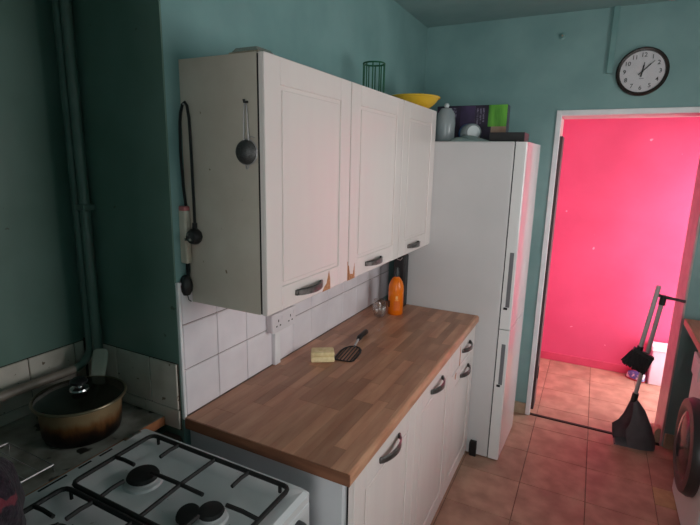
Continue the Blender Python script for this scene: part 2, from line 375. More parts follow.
# clock
ck = thing('wall_clock', 'round dark framed wall clock with white dial above the doorway', 'clock', (1.346, D, 2.21))
cx, cz = 1.346, 2.343
MC = Matrix.Translation((cx, D, cz)) @ Matrix.Rotation(PI/2,4,'X')
latheo('case', mat('dark_clock_rim', srgb(58,44,40), srgb(40,32,30), scale=10, rough=.25), ck, [(0,0),(.134,0),(.137,.008),(.136,.026),(.128,.034),(.118,.031),(.116,.020),(0,.020)], n=48, M=MC)
latheo('dial', mat('dial_white', srgb(222,216,220), rough=.5), ck, [(0,.0205),(.1155,.0205),(.1155,.0225),(0,.0225)], n=48, M=MC)
INK = mat('dial_ink', srgb(30,28,30), rough=.5)
def text_mesh(txt, size):
    c = bpy.data.curves.new('numeral', 'FONT'); c.body = txt; c.size = size; c.align_x = 'CENTER'; c.align_y = 'CENTER'; c.extrude = .0004; c.offset = .0003
    t = bpy.data.objects.new('numeral', c); COL.objects.link(t); dg = bpy.context.evaluated_depsgraph_get(); dg.update()
    me = bpy.data.meshes.new_from_object(t.evaluated_get(dg)); bpy.data.objects.remove(t); bpy.data.curves.remove(c); return me
for h_ in range(1, 13):
    a = PI/2-h_*PI/6; me = text_mesh(str(h_), .033); me.materials.clear(); me.materials.append(INK)
    o = bpy.data.objects.new('numeral', me); COL.objects.link(o); o.parent = ck
    o.location = Vector((cx+.092*math.cos(a), D-.0232, cz+.092*math.sin(a)))-wloc(ck); o.rotation_euler = (PI/2, 0, 0)
def hand(name, deg, ln, back, w, yy):
    a = math.radians(90-deg); M = Matrix.Translation((cx, yy, cz)) @ Matrix.Rotation(-a,4,'Y')
    bm = bmesh.new(); box(bm, -back, ln*.7, -.0006, .0006, -w, w, M=M); box(bm, ln*.7, ln, -.0006, .0006, -w*.55, w*.55, M=M); obj(name, bm, INK, ck)
hand('hour_hand', 8, .052, .03, .0042, D-.0255); hand('minute_hand', 45, .082, .026, .0028, D-.0275)
latheo('hub', INK, ck, [(0,.022),(.006,.022),(.006,.029),(0,.029)], n=12, M=MC)
bxo('dial_mark', mat('faint_ink', srgb(140,134,138), rough=.5), ck, cx-.012, cx+.012, D-.0232, D-.0226, cz-.040, cz-.036)
latheo('glass', clear('clock_glass', (.97,.97,.97,1), .0), ck, [(0,.0300),(.1165,.0300),(.1165,.0315),(0,.0315)], n=48, M=MC)

# ================================================================== cabinets
def bow_handle(parent, y0, y1, z, x, h=.011):
    bm = bmesh.new(); n = 10; pts = []; prof = []
    for k in range(n+1):
        t = k/n; y = y0+(y1-y0)*t; b = math.sin(PI*t)
        hh = h*(.95+.15*b); out = x+.005+.024*b**.8; dz = 0
        prof.append([(out, y, z+dz+hh), (out+.006, y, z+dz+hh*.6), (out+.006, y, z+dz-hh), (out, y, z+dz-hh)])
    R = [[bm.verts.new(p) for p in q] for q in prof]
    for a, b in zip(R, R[1:]):
        for k in range(4): bm.faces.new((a[k], a[(k+1) % 4], b[(k+1) % 4], b[k]))
    bm.faces.new(R[0][::-1]); bm.faces.new(R[-1])
    for yy in (y0, y1): box(bm, x, x+.009, yy-.006, yy+.006, z-h, z+h*.8, bev=.002)
    bmesh.ops.recalc_face_normals(bm, faces=bm.faces)
    return obj('handle', bm, PEWTER, parent, smooth=True, label='dark pewter bow handle')
def shaker(parent, name, y0, y1, z0, z1, xf, m_, st=.078, rl=.078, flat=False):
    d = bxo(name, m_, parent, xf-.021, xf-.006, y0, y1, z0, z1, bev=.0015)
    if flat:
        bxo('front_face', m_, d, xf-.006, xf, y0, y1, z0, z1, bev=.0025); return d
    def fr(nm, a, b, c, e): bxo(nm, m_, d, xf-.006, xf, a, b, c, e, bev=.0022)
    gp = .0006
    fr('stile', y0, y0+st, z0, z1); fr('stile', y1-st, y1, z0, z1)
    fr('rail', y0+st+gp, y1-st-gp, z0, z0+rl); fr('rail', y0+st+gp, y1-st-gp, z1-rl, z1)
    bm = bmesh.new(); a, b, c, e = y0+st+.012, y1-st-.012, z0+rl+.012, z1-rl-.012
    box(bm, xf-.006, xf-.0025, a, b, c, e, bev=.003); obj('panel', bm, m_, d)
    return d
def chip(parent, poly, x):
    bm = bmesh.new(); prism(bm, poly, 'x', x-.004, x+.0008); return obj('bare_patch', bm, CHIP, parent, label='chipped patch of bare brown chipboard')
UZ0, UZ1, UXF = 1.311, 2.079, .3225
uy = [(.0574, .594), (.601, 1.147), (1.155, 1.668)]
ul = ['cream wall cabinet nearest the cooker, with utensils hung on its grubby side',
      'cream wall cabinet in the middle of the row of three',
      'cream wall cabinet nearest the fridge, smallest looking of the three']
hy = [(.215, .375), (.760, .920), (1.285, 1.445)]
for i, (a, b) in enumerate(uy):
    t = thing('wall_cabinet', ul[i], 'cabinet', (.16, (a+b)/2, UZ0), 'cream wall cabinets')
    bm = bmesh.new(); x1 = .2965
    box(bm, .0115, x1, a+.016 if i == 0 else a, b, UZ0, UZ1); obj('body', bm, CREAM, t)
    if i == 0:
        bm = bmesh.new(); prism(bm, [(.0115,UZ0),(.2965,UZ0),(.2965,UZ1),(.0005,UZ1),(.0005,1.389),(.0115,1.389)], 'y', a-.001, a+.0155); obj('end_panel', bm, ENDP, t)
        bxo('door_gap', DARK, t, .2965, .3012, a+.001, b-.002, UZ0+.002, UZ1-.004)
    else: bxo('door_gap', DARK, t, .2965, .3012, a+.002, b-.002, UZ0+.002, UZ1-.004)
    if i: bxo('gap_shade_band', mat('brown_gap_shade', srgb(104,74,60), rough=.8), t, .3015, .3185, uy[i-1][1]+.0005, a-.0005, UZ0+.001, UZ1-.002, label='brown strip standing in for gap shade and worn edging between doors')  # dark brown strip carries the gap's shade as well as worn door edging
    d = shaker(t, 'door', a, b, UZ0-.001, UZ1, UXF, CREAM)
    bow_handle(d, *hy[i], 1.352, UXF)
    if i == 0: chip(d, [(.390,1.3105),(.405,1.328),(.420,1.336),(.438,1.382),(.447,1.352),(.449,1.3105)], UXF)
    if i == 0: chip(d, [(.5885,1.3105),(.5885,1.39),(.5945,1.39),(.5945,1.3105)], UXF)
    if i == 1:
        chip(d, [(.6005,1.3105),(.6005,1.372),(.612,1.335),(.640,1.330),(.652,1.374),(.655,1.3105)], UXF)
# base units
BXF = .642
by = [(.045, .590), (.594, 1.140), (1.144, 1.640)]
bl = ['cream base cabinet nearest the cooker with a single door', 'cream base cabinet with one tall door in the middle of the run', 'cream base cabinet beside the fridge with a drawer above its door']
for i, (a, b) in enumerate(by):
    t = thing('base_cabinet', bl[i], 'cabinet', (.32, (a+b)/2, 0), 'cream base cabinets under the wooden worktop')
    bm = bmesh.new(); box(bm, .012, .615, a-(.03 if i == 0 else 0), b, .09, .868)
    obj('body', bm, mat('carcass_white', srgb(196,196,200), srgb(186,186,190), scale=6, rough=.45), t)
    bxo('plinth', CREAM2, t, .50, .605, a, b, 0, .09)
    bxo('door_gap', DARK, t, .615, .6205, a+.002, b-.002, .095, .862)
    if i == 2:
        dr = shaker(t, 'drawer', a, b, .738, .864, BXF, CREAM2, flat=True); bow_handle(dr, 1.335, 1.49, .808, BXF)
        d = shaker(t, 'door', a, b, .045, .732, BXF, CREAM2); bow_handle(d, 1.325, 1.49, .668, BXF)
        chip(dr, [(1.285,.738),(1.286,.83),(1.294,.852),(1.299,.79),(1.297,.738)], BXF)
        chip(d, [(1.205,.705),(1.222,.728),(1.232,.720),(1.222,.690),(1.212,.692)], BXF)
        bxo('end_panel', CREAM2, t, .012, .63, b+.002, b+.018, 0, .868)
    else:
        d = shaker(t, 'door', a, b, .045, .864, BXF, CREAM2, rl=.085); bow_handle(d, *((.232,.400),(.785,.950))[i], .815, BXF)
# worktop
wt = thing('worktop', 'brown wood block worktop with rounded front edge on the cream base cabinets', 'worktop', (.33, .83, .87))
WY0, WY1, WXF = -.002, 1.668, .651
bxo('core', WEDGE, wt, .012, WXF-.022, WY0, WY1, .870, .9085)
bm = bmesh.new()
prism(bm, [(WXF-.022,.870),(WXF-.004,.870),(WXF,.875),(WXF,.898),(WXF-.003,.906),(WXF-.010,.9105),(WXF-.022,.9105)], 'y', WY0, WY1); obj('front_edge', bm, WEDGE, wt)
bxo('end_strip', mat('end_edge_wood', srgb(112,70,50), srgb(134,88,64), scale=12, stretch=(.6,3,3), rough=.5), wt, .012, WXF-.002, WY0-.004, WY0, .871, .909)
wd = .056; nrow = 14; x = .0125; sm = {}
wd = (WXF-.0225-.0125)/nrow
for r_ in range(nrow):
    y = WY0; k = 0
    while y < WY1-.001:
        ln = random.choice([.16,.22,.28,.34]) if k else random.choice([.1,.2,.3,.4])
        if WY1-(y+ln) < .08: ln = WY1-y
        key = round(ln, 3)
        if key not in sm: sm[key] = boxmesh('stave', wd-.0006, ln-.0006, .002, .0003, STAVE)
        shared('stave', sm[key], wt, (x+wd*(r_+.5), y+ln/2, .9095)); y += ln; k += 1

# ================================================================== fridge
fr = thing('fridge_freezer', 'tall white fridge freezer standing between the worktop and the doorway', 'fridge', (.5, 1.9, 0))
FY0, FY1, FX0, FX1, FXD, FZ = 1.672, 2.19, .178, .765, .838, 1.912
bxo('body', FRIDGE, fr, FX0, FX1, FY0, FY1, .008, FZ, bev=.006, seg=2)
bxo('door_seal', DARK, fr, FX1, FX1+.006, FY0+.008, FY1-.008,   .02, FZ-.01)
def fdoor(z0, z1, g0, g1, nm, label):
    bm = bmesh.new(); xa = FX1+.006
    # front slightly out of square, rounded far edge
    prof = [(xa, FY0), (FXD-.014, FY0), (FXD-.009, FY0+.003), (FXD-.007, FY0+.008)]
    for k in range(1, 7): prof.append((FXD-.007+.017*k/6, FY0+.008+.44*k/6))
    prof += [(FXD+.009, FY1-.04), (FXD+.003, FY1-.015), (FXD-.012, FY1)]
    prof.append((xa, FY1)); prism(bm, prof, 'z', z0, z1)
    d = obj('door', bm, FRDOOR, fr, label=label)
    bxo('grip', GRIP, d, FX1+.028, FX1+.050, FY0-.0015, FY0+.004, g0, g1, bev=.001, label='dark grey recessed edge grip')
    bxo('grip_end', BLACK, d, FX1+.018, FX1+.040, FY0-.0035, FY0+.004, g0-.016, g0-.002, bev=.002)
    return d
fdoor(.851, FZ-.002, .985, 1.305, 'upper', 'upper white fridge door'); fdoor(.010, .846, .505, .760, 'lower', 'lower white freezer door')
bxo('top_hinge', BLACK, fr, FX1-.012, FX1+.012, FY0+.003, FY0+.05, FZ, FZ+.004, bev=.001)
for xx in (FX0+.05, FX1-.03):
    for yy in (FY0+.04, FY1-.04): latheo('foot', BLACK, fr, [(0,0),(.018,0),(.018,.006),(.01,.006),(.01,.010),(0,.010)], c=(xx,yy,0), n=12)
ad = thing('power_adapter', 'small black plug adapter on the floor between the cabinet and fridge', 'adapter', (.69, 1.65, 0))
bxo('case', BLACK, ad, .660, .700, 1.652, 1.669, 0, .105, bev=.004, seg=2)
bxo('flange', BLACK, ad, .656, .662, 1.650, 1.669, .02, .09, bev=.001)

# ---- on the fridge
bx = thing('printed_carton', 'dark purple printed carton with a green grass picture on fridge top', 'box', (.45, 1.98, FZ))
bxo('carton', PRINTD, bx, .235, .665, 1.955, 2.045, FZ+.001, 2.138, bev=.002)
bxo('grass_picture', GRASS, bx, .555, .664, 1.9535, 1.955, 2.012, 2.137); bxo('brown_picture', BROWNP, bx, .575, .664, 1.9535, 1.955, FZ+.002, 2.012)
for k in range(3): bxo('print_block', PRINTW, bx, .485+.018*k, .495+.018*k, 1.9535, 1.955, 2.02+.01*k, 2.12)
bxo('print_block', mat('mauve_print', srgb(66,50,84), srgb(50,40,66), scale=14, rough=.4), bx, .385, .475, 1.9535, 1.955, 1.99, 2.136)
bxo('side_flap', PRINTW, bx, .30, .36, 1.9535, 1.955, 2.07, 2.125)
tr = thing('black_tray', 'flat black tray lying on the fridge top near its door', 'tray', (.71, 1.9, FZ))
bm = bmesh.new(); box(bm, .615, .802, 1.74, 1.92, FZ+.0005, FZ+.012, bev=.003); obj('base', bm, BLACK, tr)
for a in ((.615,.802,1.74,1.746),(.615,.802,1.914,1.92),(.615,.621,1.746,1.914),(.796,.802,1.746,1.914)): bxo('rim', BLACK, tr, *a, FZ+.010, FZ+.052, bev=.001)
# lying bottle, base towards the camera
pb_ = thing('plastic_bottle', 'cloudy plastic bottle lying on fridge top with its round base showing', 'bottle', (.44, 1.85, FZ))
dirv = Vector((-.52, .85, .0)).normalized(); bc = Vector((.512, 1.790, FZ+.0565))
MB = Matrix.Translation(bc) @ dirv.to_track_quat('Z', 'Y').to_matrix().to_4x4()
latheo('bottle_body', CLOUDY, pb_, [(0,.004),(.03,.0),(.044,.004),(.050,.012),(.054,.05),(.053,.10),(.040,.135),(.020,.15),(.020,.165),(0,.165)], n=24, M=MB)
latheo('base_disc', mat('milky_plastic', srgb(206,210,212), rough=.4), pb_, [(0,-.0015),(.036,-.0015),(.038,0),(0,.002)], n=24, M=MB)
latheo('blue_collar', mat('blue_plastic', srgb(40,90,150), rough=.4), pb_, [(.054,.095),(.0555,.095),(.0555,.112),(.0525,.112)], n=24, M=MB)
# standing jug
jg = thing('plastic_jug', 'cloudy upright plastic jug on fridge top beside the yellow bowl', 'jug', (.33, 1.79, FZ))
latheo('jug_body', CLOUDY, jg, [(0,.001),(.05,.001),(.055,.01),(.056,.11),(.050,.165),(.030,.195),(0,.20)], c=(.340,1.80,FZ), n=24)
latheo('jug_knob', mat('milky_plastic', srgb(206,210,212)), jg, [(0,.199),(.012,.2),(.016,.212),(.010,.222),(0,.224)], c=(.340,1.80,FZ), n=14)
def heap(name, material, parent, cx, cy, z, rx, ry, h, seed, n=22, amp=.35, pw=1.0, rotz=0):
    rnd = random.Random(seed); ph = [(rnd.uniform(0,6.28), rnd.uniform(2,7), rnd.uniform(2,7)) for _ in range(6)]
    bm = bmesh.new(); rows_ = []
    def hh(u, v):
        r2 = math.sqrt(u*u+v*v); f = max(0, 1-r2**2.2)**pw
        return h*f*(1+amp*sum(math.sin(p[0]+p[1]*u+p[2]*v) for p in ph)/3)
    rings = 9; top = bm.verts.new((cx, cy, z+hh(0,0))); last = None
    for i in range(1, rings+1):
        row = []
        for k in range(n*2):
            a = 2*PI*k/(n*2); wob = 1+.10*math.sin(3*a+ph[0][0])+.06*math.sin(7*a+ph[1][0])
            u, v = i/rings*math.cos(a), i/rings*math.sin(a)
            du, dv = u*rx*wob, v*ry*wob
            row.append(bm.verts.new((cx+du*math.cos(rotz)-dv*math.sin(rotz), cy+du*math.sin(rotz)+dv*math.cos(rotz), z+max(0,hh(u,v)))))
        if last is None:
            for k in range(n*2): bm.faces.new((top, row[k], row[(k+1) % (n*2)]))
        else:
            for k in range(n*2): bm.faces.new((last[k], row[k], row[(k+1) % (n*2)], last[(k+1) % (n*2)]))
        last = row
    bm.faces.new(last[::-1]); bmesh.ops.recalc_face_normals(bm, faces=bm.faces)
    return obj(name, bm, material, parent, smooth='all')
tag(heap('plastic_bag', BAGP, None, .50, 1.71, FZ+.0005, .12, .034, .028, 3), 'flattened clear plastic bag at the fridge top edge', 'bag')

# ---- on top of the wall cabinets
gd = thing('glass_dish', 'small square glass dish upside down on the nearest wall cabinet', 'dish', (.235, .10, UZ1))
bm = bmesh.new()
v = []
for s_, z_ in ((.050,0),(.050,.006),(.038,.022)):
    v.append([bm.verts.new((.238+sx*s_*1.0, .118+sy*s_*.85, UZ1+z_)) for sx, sy in ((-1,-1),(1,-1),(1,1),(-1,1))])
for a, b in zip(v, v[1:]):
    for k in range(4): bm.faces.new((a[k], a[(k+1) % 4], b[(k+1) % 4], b[k]))
bm.faces.new(v[-1]); bm.faces.new(v[0][::-1])
obj('dish_body', bm, clear('dish_glass', (.85,.84,.8,1), .1, .1, srgb(150,146,136), .45), gd)
tubeo('dish_rim', mat('dusty_glass_edge', srgb(150,136,118), rough=.4), gd, [(.238+sx*.051, .118+sy*.0435, UZ1+.005) for sx, sy in ((-1,-1),(1,-1),(1,1),(-1,1))], .004, 6, closed=True)
gw = thing('wire_holder', 'tall dark green wire cylinder holder on the middle wall cabinet', 'wire holder', (.16, 1.145, UZ1))
gc = (.16, 1.145)
def circ(c, r, z, n=24): return [(c[0]+r*math.cos(2*PI*k/n), c[1]+r*math.sin(2*PI*k/n), z) for k in range(n)]
for z_ in (UZ1+.004, UZ1+.172): tubeo('ring', GREENW, gw, circ(gc, .052, z_), .004, 6, closed=True)
for k in range(10):
    a = 2*PI*k/10; tubeo('upright_wire', GREENW, gw, [(gc[0]+.052*math.cos(a), gc[1]+.052*math.sin(a), UZ1+.004), (gc[0]+.052*math.cos(a), gc[1]+.052*math.sin(a), UZ1+.172)], .003, 6)
yb = thing('mixing_bowl', 'yellow plastic mixing bowl on the wall cabinet beside the fridge', 'bowl', (.205, 1.60, UZ1))
BC = (.205, 1.60, UZ1)
latheo('bowl_shell', YELLOW, yb, [(0,.002),(.065,.002),(.07,.0),(.075,.006),(.105,.024),(.128,.046),(.140,.068),(.138,.070),(.124,.048),(.102,.028),(.07,.010),(0,.008)], c=BC, n=40)
bm = bmesh.new(); tube(bm, circ(BC, .143, UZ1+.068, 40), .006, 8, closed=True); obj('rim', bm, YELLOW, yb, smooth=True)

# ---- hung on the cabinet's end panel
PY = .0555
sv = thing('tea_strainer', 'small grey mesh tea strainer hanging on the cabinet end panel', 'strainer', (.262, .04, 1.76))
tubeo('hook', BLACK, sv, [(.263,PY,1.946),(.263,PY-.014,1.944),(.263,PY-.016,1.952)], .004, 6)
tubeo('wire_handle', GREYMET, sv, [(.253,.047,1.838),(.256,.046,1.90),(.259,.046,1.936),(.263,.045,1.940),(.267,.046,1.936),(.269,.046,1.90),(.271,.047,1.838)], .0022, 6)
MS = Matrix.Translation((.262,.050,1.805)) @ Matrix.Rotation(PI/2,4,'X')
latheo('mesh_bowl', mat('fine_mesh', srgb(88,86,86), srgb(64,62,62), scale=300, rough=.5, metal=.5), sv, [(.036,0),(.034,.010),(.026,.020),(.014,.026),(0,.028)], n=28, M=MS)
tubeo('rim', GREYMET, sv, [(.262+.0365*math.cos(2*PI*k/28), .050, 1.805+.0365*math.sin(2*PI*k/28)) for k in range(28)], .0022, 6, closed=True)
tubeo('rest_loop', GREYMET, sv, [(.257,.050,1.769),(.258,.049,1.760),(.262,.048,1.757),(.266,.049,1.760),(.267,.050,1.769)], .002, 6)
tubeo('side_wire', GREYMET, sv, [(.270,.047,1.845),(.282,.047,1.850),(.292,.047,1.846)], .0015, 5)
pl = thing('power_lead', 'black power lead with plug and long white block hung on the cabinet side', 'cable', (.03, .04, 1.35))
tubeo('nail', GREYMET, pl, [(.030,PY,1.946),(.030,PY-.018,1.946)], .003, 6)
cp = [(.012,.046,1.632),(.006,.045,1.70),(.003,.044,1.80),(.006,.044,1.89),(.012,.043,1.922),(.022,.043,1.946),(.032,.043,1.952),(.040,.043,1.941),(.046,.043,1.905),(.047,.044,1.85),(.047,.045,1.75),(.049,.044,1.65),(.050,.043,1.575)]
tubeo('cord', BLACK, pl, cp, .0045, 8)
wb = bxo('white_block', mat('ivory_plastic', srgb(206,196,182), srgb(186,172,156), scale=14, rough=.5), pl, -.006, .026, .026, .052, 1.447, 1.622, bev=.006, seg=2, label='long ivory plastic block')
bxo('pink_end', mat('dull_pink_plastic', srgb(190,110,112), rough=.5), pl, -.005, .025, .027, .051, 1.617, 1.634, bev=.003)
MP = Matrix.Translation((.047,.0545,1.538)) @ Matrix.Rotation(PI/2,4,'X')
latheo('plug', BLACK, pl, [(0,.0),(.024,.0),(.027,.006),(.026,.020),(.020,.030),(0,.032)], n=10, M=MP)
tubeo('plug_neck', BLACK, pl, [(.049,.042,1.558),(.050,.043,1.582)], .008, 8)
for dx, dz in ((-.008,-.006),(.008,-.006),(0,.009)): bxo('pin', STEEL, pl, .047+dx-.002, .047+dx+.002, .010, .023, 1.538+dz-.004, 1.538+dz+.004)
tubeo('tail_cord', BLACK, pl, [(.008,.044,1.45),(.006,.043,1.425),(.010,.042,1.40)], .004, 8)
tubeo('tail_cord', BLACK, pl, [(.014,.044,1.45),(.016,.043,1.425),(.013,.042,1.40)], .004, 8)
latheo('pear_switch', BLACK, pl, [(0,-.036),(.012,-.032),(.020,-.018),(.0215,0),(.018,.018),(.010,.032),(0,.036)], c=(.011,.031,1.373), n=16)
tubeo('drip_wire', BLACK, pl, [(.011,.035,1.34),(.013,.038,1.322),(.020,.042,1.316)], .0018, 5)

# ---- socket
so = thing('double_socket', 'white surface mounted double power socket on the tiles above the worktop', 'socket', (.03, .55, 1.06))
bxo('back_box', mat('socket_white', srgb(206,196,200), rough=.4), so, .0105, .036, .462, .632, 1.070, 1.148, bev=.003)
fp = bxo('faceplate', mat('socket_face', srgb(222,214,218), rough=.3), so, .036, .043, .459, .635, 1.067, 1.151, bev=.002)
for c_ in (.503, .592):
    for dy, dz, sy, sz in ((0,.016,.003,.0055),(-.013,-.006,.0045,.003),(.013,-.006,.0045,.003)): bxo('pin_hole', DARK, fp, .0425, .0434, c_+dy-sy, c_+dy+sy, 1.100+dz-sz, 1.100+dz+sz)
    bxo('rocker', mat('socket_face', 0), fp, .0425, .0465, c_+.022, c_+.034, 1.117, 1.135, bev=.001)
ct = thing('conduit', 'white vertical conduit dropping from the double socket to the worktop', 'conduit', (.02, .52, .911))
bxo('channel', WHITEP, ct, .0105, .024, .500, .536, .911, 1.069, bev=.001); bxo('lid', WHITEP, ct, .024, .027, .499, .537, .911, 1.067, bev=.001)

# ---- on the worktop
ZT = .911
R1 = Matrix.Translation((.172,.655,0)) @ Matrix.Rotation(math.radians(33),4,'Z')
sp = thing('sponge', 'cream yellow washing sponge on the worktop beside the black turner', 'sponge', (.17,.65,ZT))
bm = bmesh.new(); box(bm, -.052, .052, -.036, .036, ZT, ZT+.026, bev=.006, seg=2, M=R1); obj('lower_foam', bm, SPONGE, sp, smooth=True)
bm = bmesh.new(); box(bm, -.050, .052, -.032, .037, ZT+.0255, ZT+.046, bev=.007, seg=2, M=R1); obj('upper_foam', bm, mat('sponge_top', srgb(238,216,172), srgb(220,198,148), scale=45, rough=.95, bump=.6), sp, smooth=True)
tn = thing('slotted_turner', 'black slotted kitchen turner lying on the worktop', 'turner', (.24,.8,ZT))
ang = math.atan2(.18, -.028); MT = Matrix.Translation((.246,.774,ZT)) @ Matrix.Rotation(ang,4,'Z')
BL2 = mat('black_nylon', srgb(24,22,22), rough=.45)
hull = [(-.088,-.034),(-.091,.0),(-.088,.034),(-.078,.043),(-.03,.046),(.02,.046),(.055,.039),(.082,.022),(.092,0),(.082,-.022),(.055,-.039),(.02,-.046),(-.03,-.046),(-.078,-.043)]
bm = bmesh.new(); tube(bm, [MT @ Vector((u, w, .003)) for u, w in hull], .0055, 8, closed=True, flat=.4); obj('head_rim', bm, BL2, tn, smooth=True)
for k in range(-2, 3):
    w = k*.0158; L_ = .090-.9*(abs(k)/2.2)**2*.035; bxo('bar', BL2, tn, -.088, L_, w-.0026, w+.0026, .0008, .0030, M=MT)
tubeo('neck', GREYMET, tn, [MT @ Vector(p) for p in ((.082,0,.008),(.115,0,.016),(.150,0,.022))], .0055, 8)
tubeo('grip', BL2, tn, [MT @ Vector(p) for p in ((.140,0,.020),(.155,0,.023),(.20,0,.022),(.275,0,.015),(.285,0,.0145))], .01, 10, rs=[.009,.013,.0125,.0135,.010])
# glass
gl = thing('glass_tumbler', 'clear stemless glass tumbler on the worktop beside the orange bottle', 'glass', (.148,1.335,ZT))
latheo('glass_wall', GLASS, gl, [(0,.001),(.026,.001),(.034,.010),(.042,.035),(.042,.060),(.036,.100),(.0345,.101),(.0403,.060),(.0403,.036),(.032,.014),(.024,.009),(0,.009)], c=(.148,1.350,ZT), n=32)
tubeo('lip', GLASS, gl, circ((.148,1.350), .0352, ZT+.101, 32), .0012, 6, closed=True)
ob = thing('orange_bottle', 'orange plastic bottle with black cap standing on the worktop', 'bottle', (.207,1.455,ZT))
oc = (.204,1.452,ZT)
latheo('bottle_body', ORANGE, ob, [(0,0),(.040,0),(.0445,.006),(.0445,.150),(.043,.170),(.036,.195),(.024,.215),(.016,.222),(.015,.232),(0,.232)], c=oc, n=32)
latheo('cap', BLACK, ob, [(.0155,.226),(.0165,.227),(.0165,.250),(.012,.262),(.009,.280),(0,.281)], c=oc, n=20)
# faint printed label: a small pale emblem and lines of unreadable print
vd = Vector((CAM.x-oc[0], CAM.y-oc[1], 0)).normalized(); a0 = math.atan2(vd.y, vd.x)
def patch(name, m_, a1, a2, z0, z1, r):
    bm = bmesh.new(); n = 6; P = [[bm.verts.new((oc[0]+r*math.cos(a1+(a2-a1)*k/n), oc[1]+r*math.sin(a1+(a2-a1)*k/n), ZT+z)) for k in range(n+1)] for z in (z0, z1)]
    for k in range(n): bm.faces.new((P[0][k], P[0][k+1], P[1][k+1], P[1][k]))
    return obj(name, bm, m_, ob)
patch('emblem', ORANGEL, a0-.02, a0+.28, .098, .118, .0449); patch('print_line', ORANGEL, a0-.08, a0+.34, .090, .094, .0449)
patch('label', mat('orange_label', srgb(224,112,40), srgb(216,100,36), scale=30, rough=.4), a0-.25, a0+.6, .03, .086, .0448)
patch('dark_label_edge', BLACK, a0-1.25, a0-.85, .045, .085, .0449)
bs = thing('black_canister', 'tall black canister on the worktop behind the orange bottle', 'canister', (.165,1.61,ZT))
bxo('can_body', BLACK, bs, .128, .203, 1.585, 1.650, ZT, ZT+.33, bev=.008, seg=2)
bxo('can_lid', mat('black_gloss', srgb(18,18,20), rough=.15), bs, .132, .199, 1.589, 1.646, ZT+.33, ZT+.36, bev=.006, seg=2)
tubeo('wire_loop', GREYMET, bs, [(.145,1.585,ZT+.318),(.155,1.581,ZT+.30),(.175,1.581,ZT+.297),(.185,1.585,ZT+.312)], .0025, 6)

# ================================================================== cooker alcove
CX0, CX1, CY0, CY1, CZ = -.070, .578, -.64, -.10, .905
co = thing('gas_cooker', 'white enamel gas cooker with black pan supports beside the worktop', 'cooker', (.25,-.37,0))
bxo('body', ENAMEL, co, CX0, CX1-.02, CY0, CY1, .04, .872, bev=.004)
bm = bmesh.new()   # hob plate with a pressed well
hx0, hx1, hy0, hy1 = CX0+.036, CX1-.036, CY0+.045, CY1-.045
def ring4(x0,x1,y0,y1,z,r,n=4):
    vs_ = []
    for (cx_, cy_, a) in ((x1-r,y1-r,0),(x0+r,y1-r,PI/2),(x0+r,y0+r,PI),(x1-r,y0+r,1.5*PI)):
        for k in range(n+1): vs_.append(bm.verts.new((cx_+r*math.cos(a+PI/2*k/n), cy_+r*math.sin(a+PI/2*k/n), z)))
    return vs_
rs_ = [ring4(CX0,CX1,CY0,CY1,.872,.012), ring4(CX0,CX1,CY0,CY1,.893,.012), ring4(CX0+.008,CX1-.012,CY0+.01,CY1-.01,.905,.012), ring4(hx0+.046,hx1,hy0,hy1,.904,.03), ring4(hx0+.07,hx1-.02,hy0+.02,hy1-.02,.890,.03)]
for a, b in zip(rs_, rs_[1:]):
    n = len(a)
    for k in range(n): bm.faces.new((a[k], a[(k+1) % n], b[(k+1) % n], b[k]))
bm.faces.new(rs_[-1]); bm.faces.new(rs_[0][::-1]); bmesh.ops.recalc_face_normals(bm, faces=bm.faces)
hob = obj('hob_plate', bm, ENAMEL, co, smooth=True)
for a, b in ((-.545,-.50),(-.46,-.381),(-.347,-.307),(-.281,-.238)): bxo('vent_slot', DARK, hob, -.056, -.049, a, b, .9045, .9056)
bxo('hinge_tab', STEEL, hob, -.066, -.050, -.192, -.132, .9045, .9085, bev=.001)
bmid = -.418
for (bx_, by_, big) in ((.140,-.285,1),(.405,-.300,0),(.140,-.545,1),(.405,-.545,1)):
    r_ = .040 if big else .030
    bn = latheo('burner', ENAMEL, co, [(0,.0),(r_+.014,.0),(r_+.010,.006),(r_,.008),(r_,.016),(0,.016)], c=(bx_,by_,.890), n=24)
    latheo('burner_cap', BLACKM, bn, [(0,.016),(r_+.002,.016),(r_+.004,.020),(r_,.027),(r_-.01,.030),(0,.031)], c=(bx_,by_,.890), n=24)
    if not big: latheo('burner_crown', BLACKM, bn, [(0,.0),(.029,.0),(.031,.006),(.028,.012),(0,.014)], n=20, M=Matrix.Translation((bx_-.045,by_-.032,.902)) @ Matrix.Rotation(.25,4,'X'))
def grate(y0, y1, cxs):
    g = bmesh.new(); z = .926; x0, x1 = hx0+.054, hx1; r_ = .0065
    bmr = []
    for (a, b, s) in ((x1-.02,y1-.02,0),(x0+.02,y1-.02,PI/2),(x0+.02,y0+.02,PI),(x1-.02,y0+.02,1.5*PI)):
        for k in range(4): bmr.append((a+.02*math.cos(s+PI/2*k/3), b+.02*math.sin(s+PI/2*k/3), z))
    tube(g, bmr, r_, 8, closed=True)
    o = obj('pan_support', g, BLACKM, co, smooth=True)
    ym = (y0+y1)/2; xm = (x0+x1)/2
    def bar(p, q): tubeo('bar', BLACKM, o, [p, ((p[0]+q[0])/2, (p[1]+q[1])/2, z+.004), q], .0058, 6)
    for c in cxs:
        bar((c,y1,z),(c,y1-.072,z+.002)); bar((c,y0,z),(c,y0+.072,z+.002))
    bar((xm,y1,z),(xm,y0,z))
    bar((x0,ym,z),(cxs[0]-.035,ym,z+.002)); bar((x1,ym,z),(cxs[1]+.035,ym,z+.002)); bar((cxs[0]+.035,ym,z+.002),(cxs[1]-.045,ym,z+.002))
    for xx in (x0+.03, x1-.03):
        for yy in (y0+.004, y1-.004): tubeo('foot', BLACKM, o, [(xx,yy,z),(xx,yy,.9045)], .005, 6)
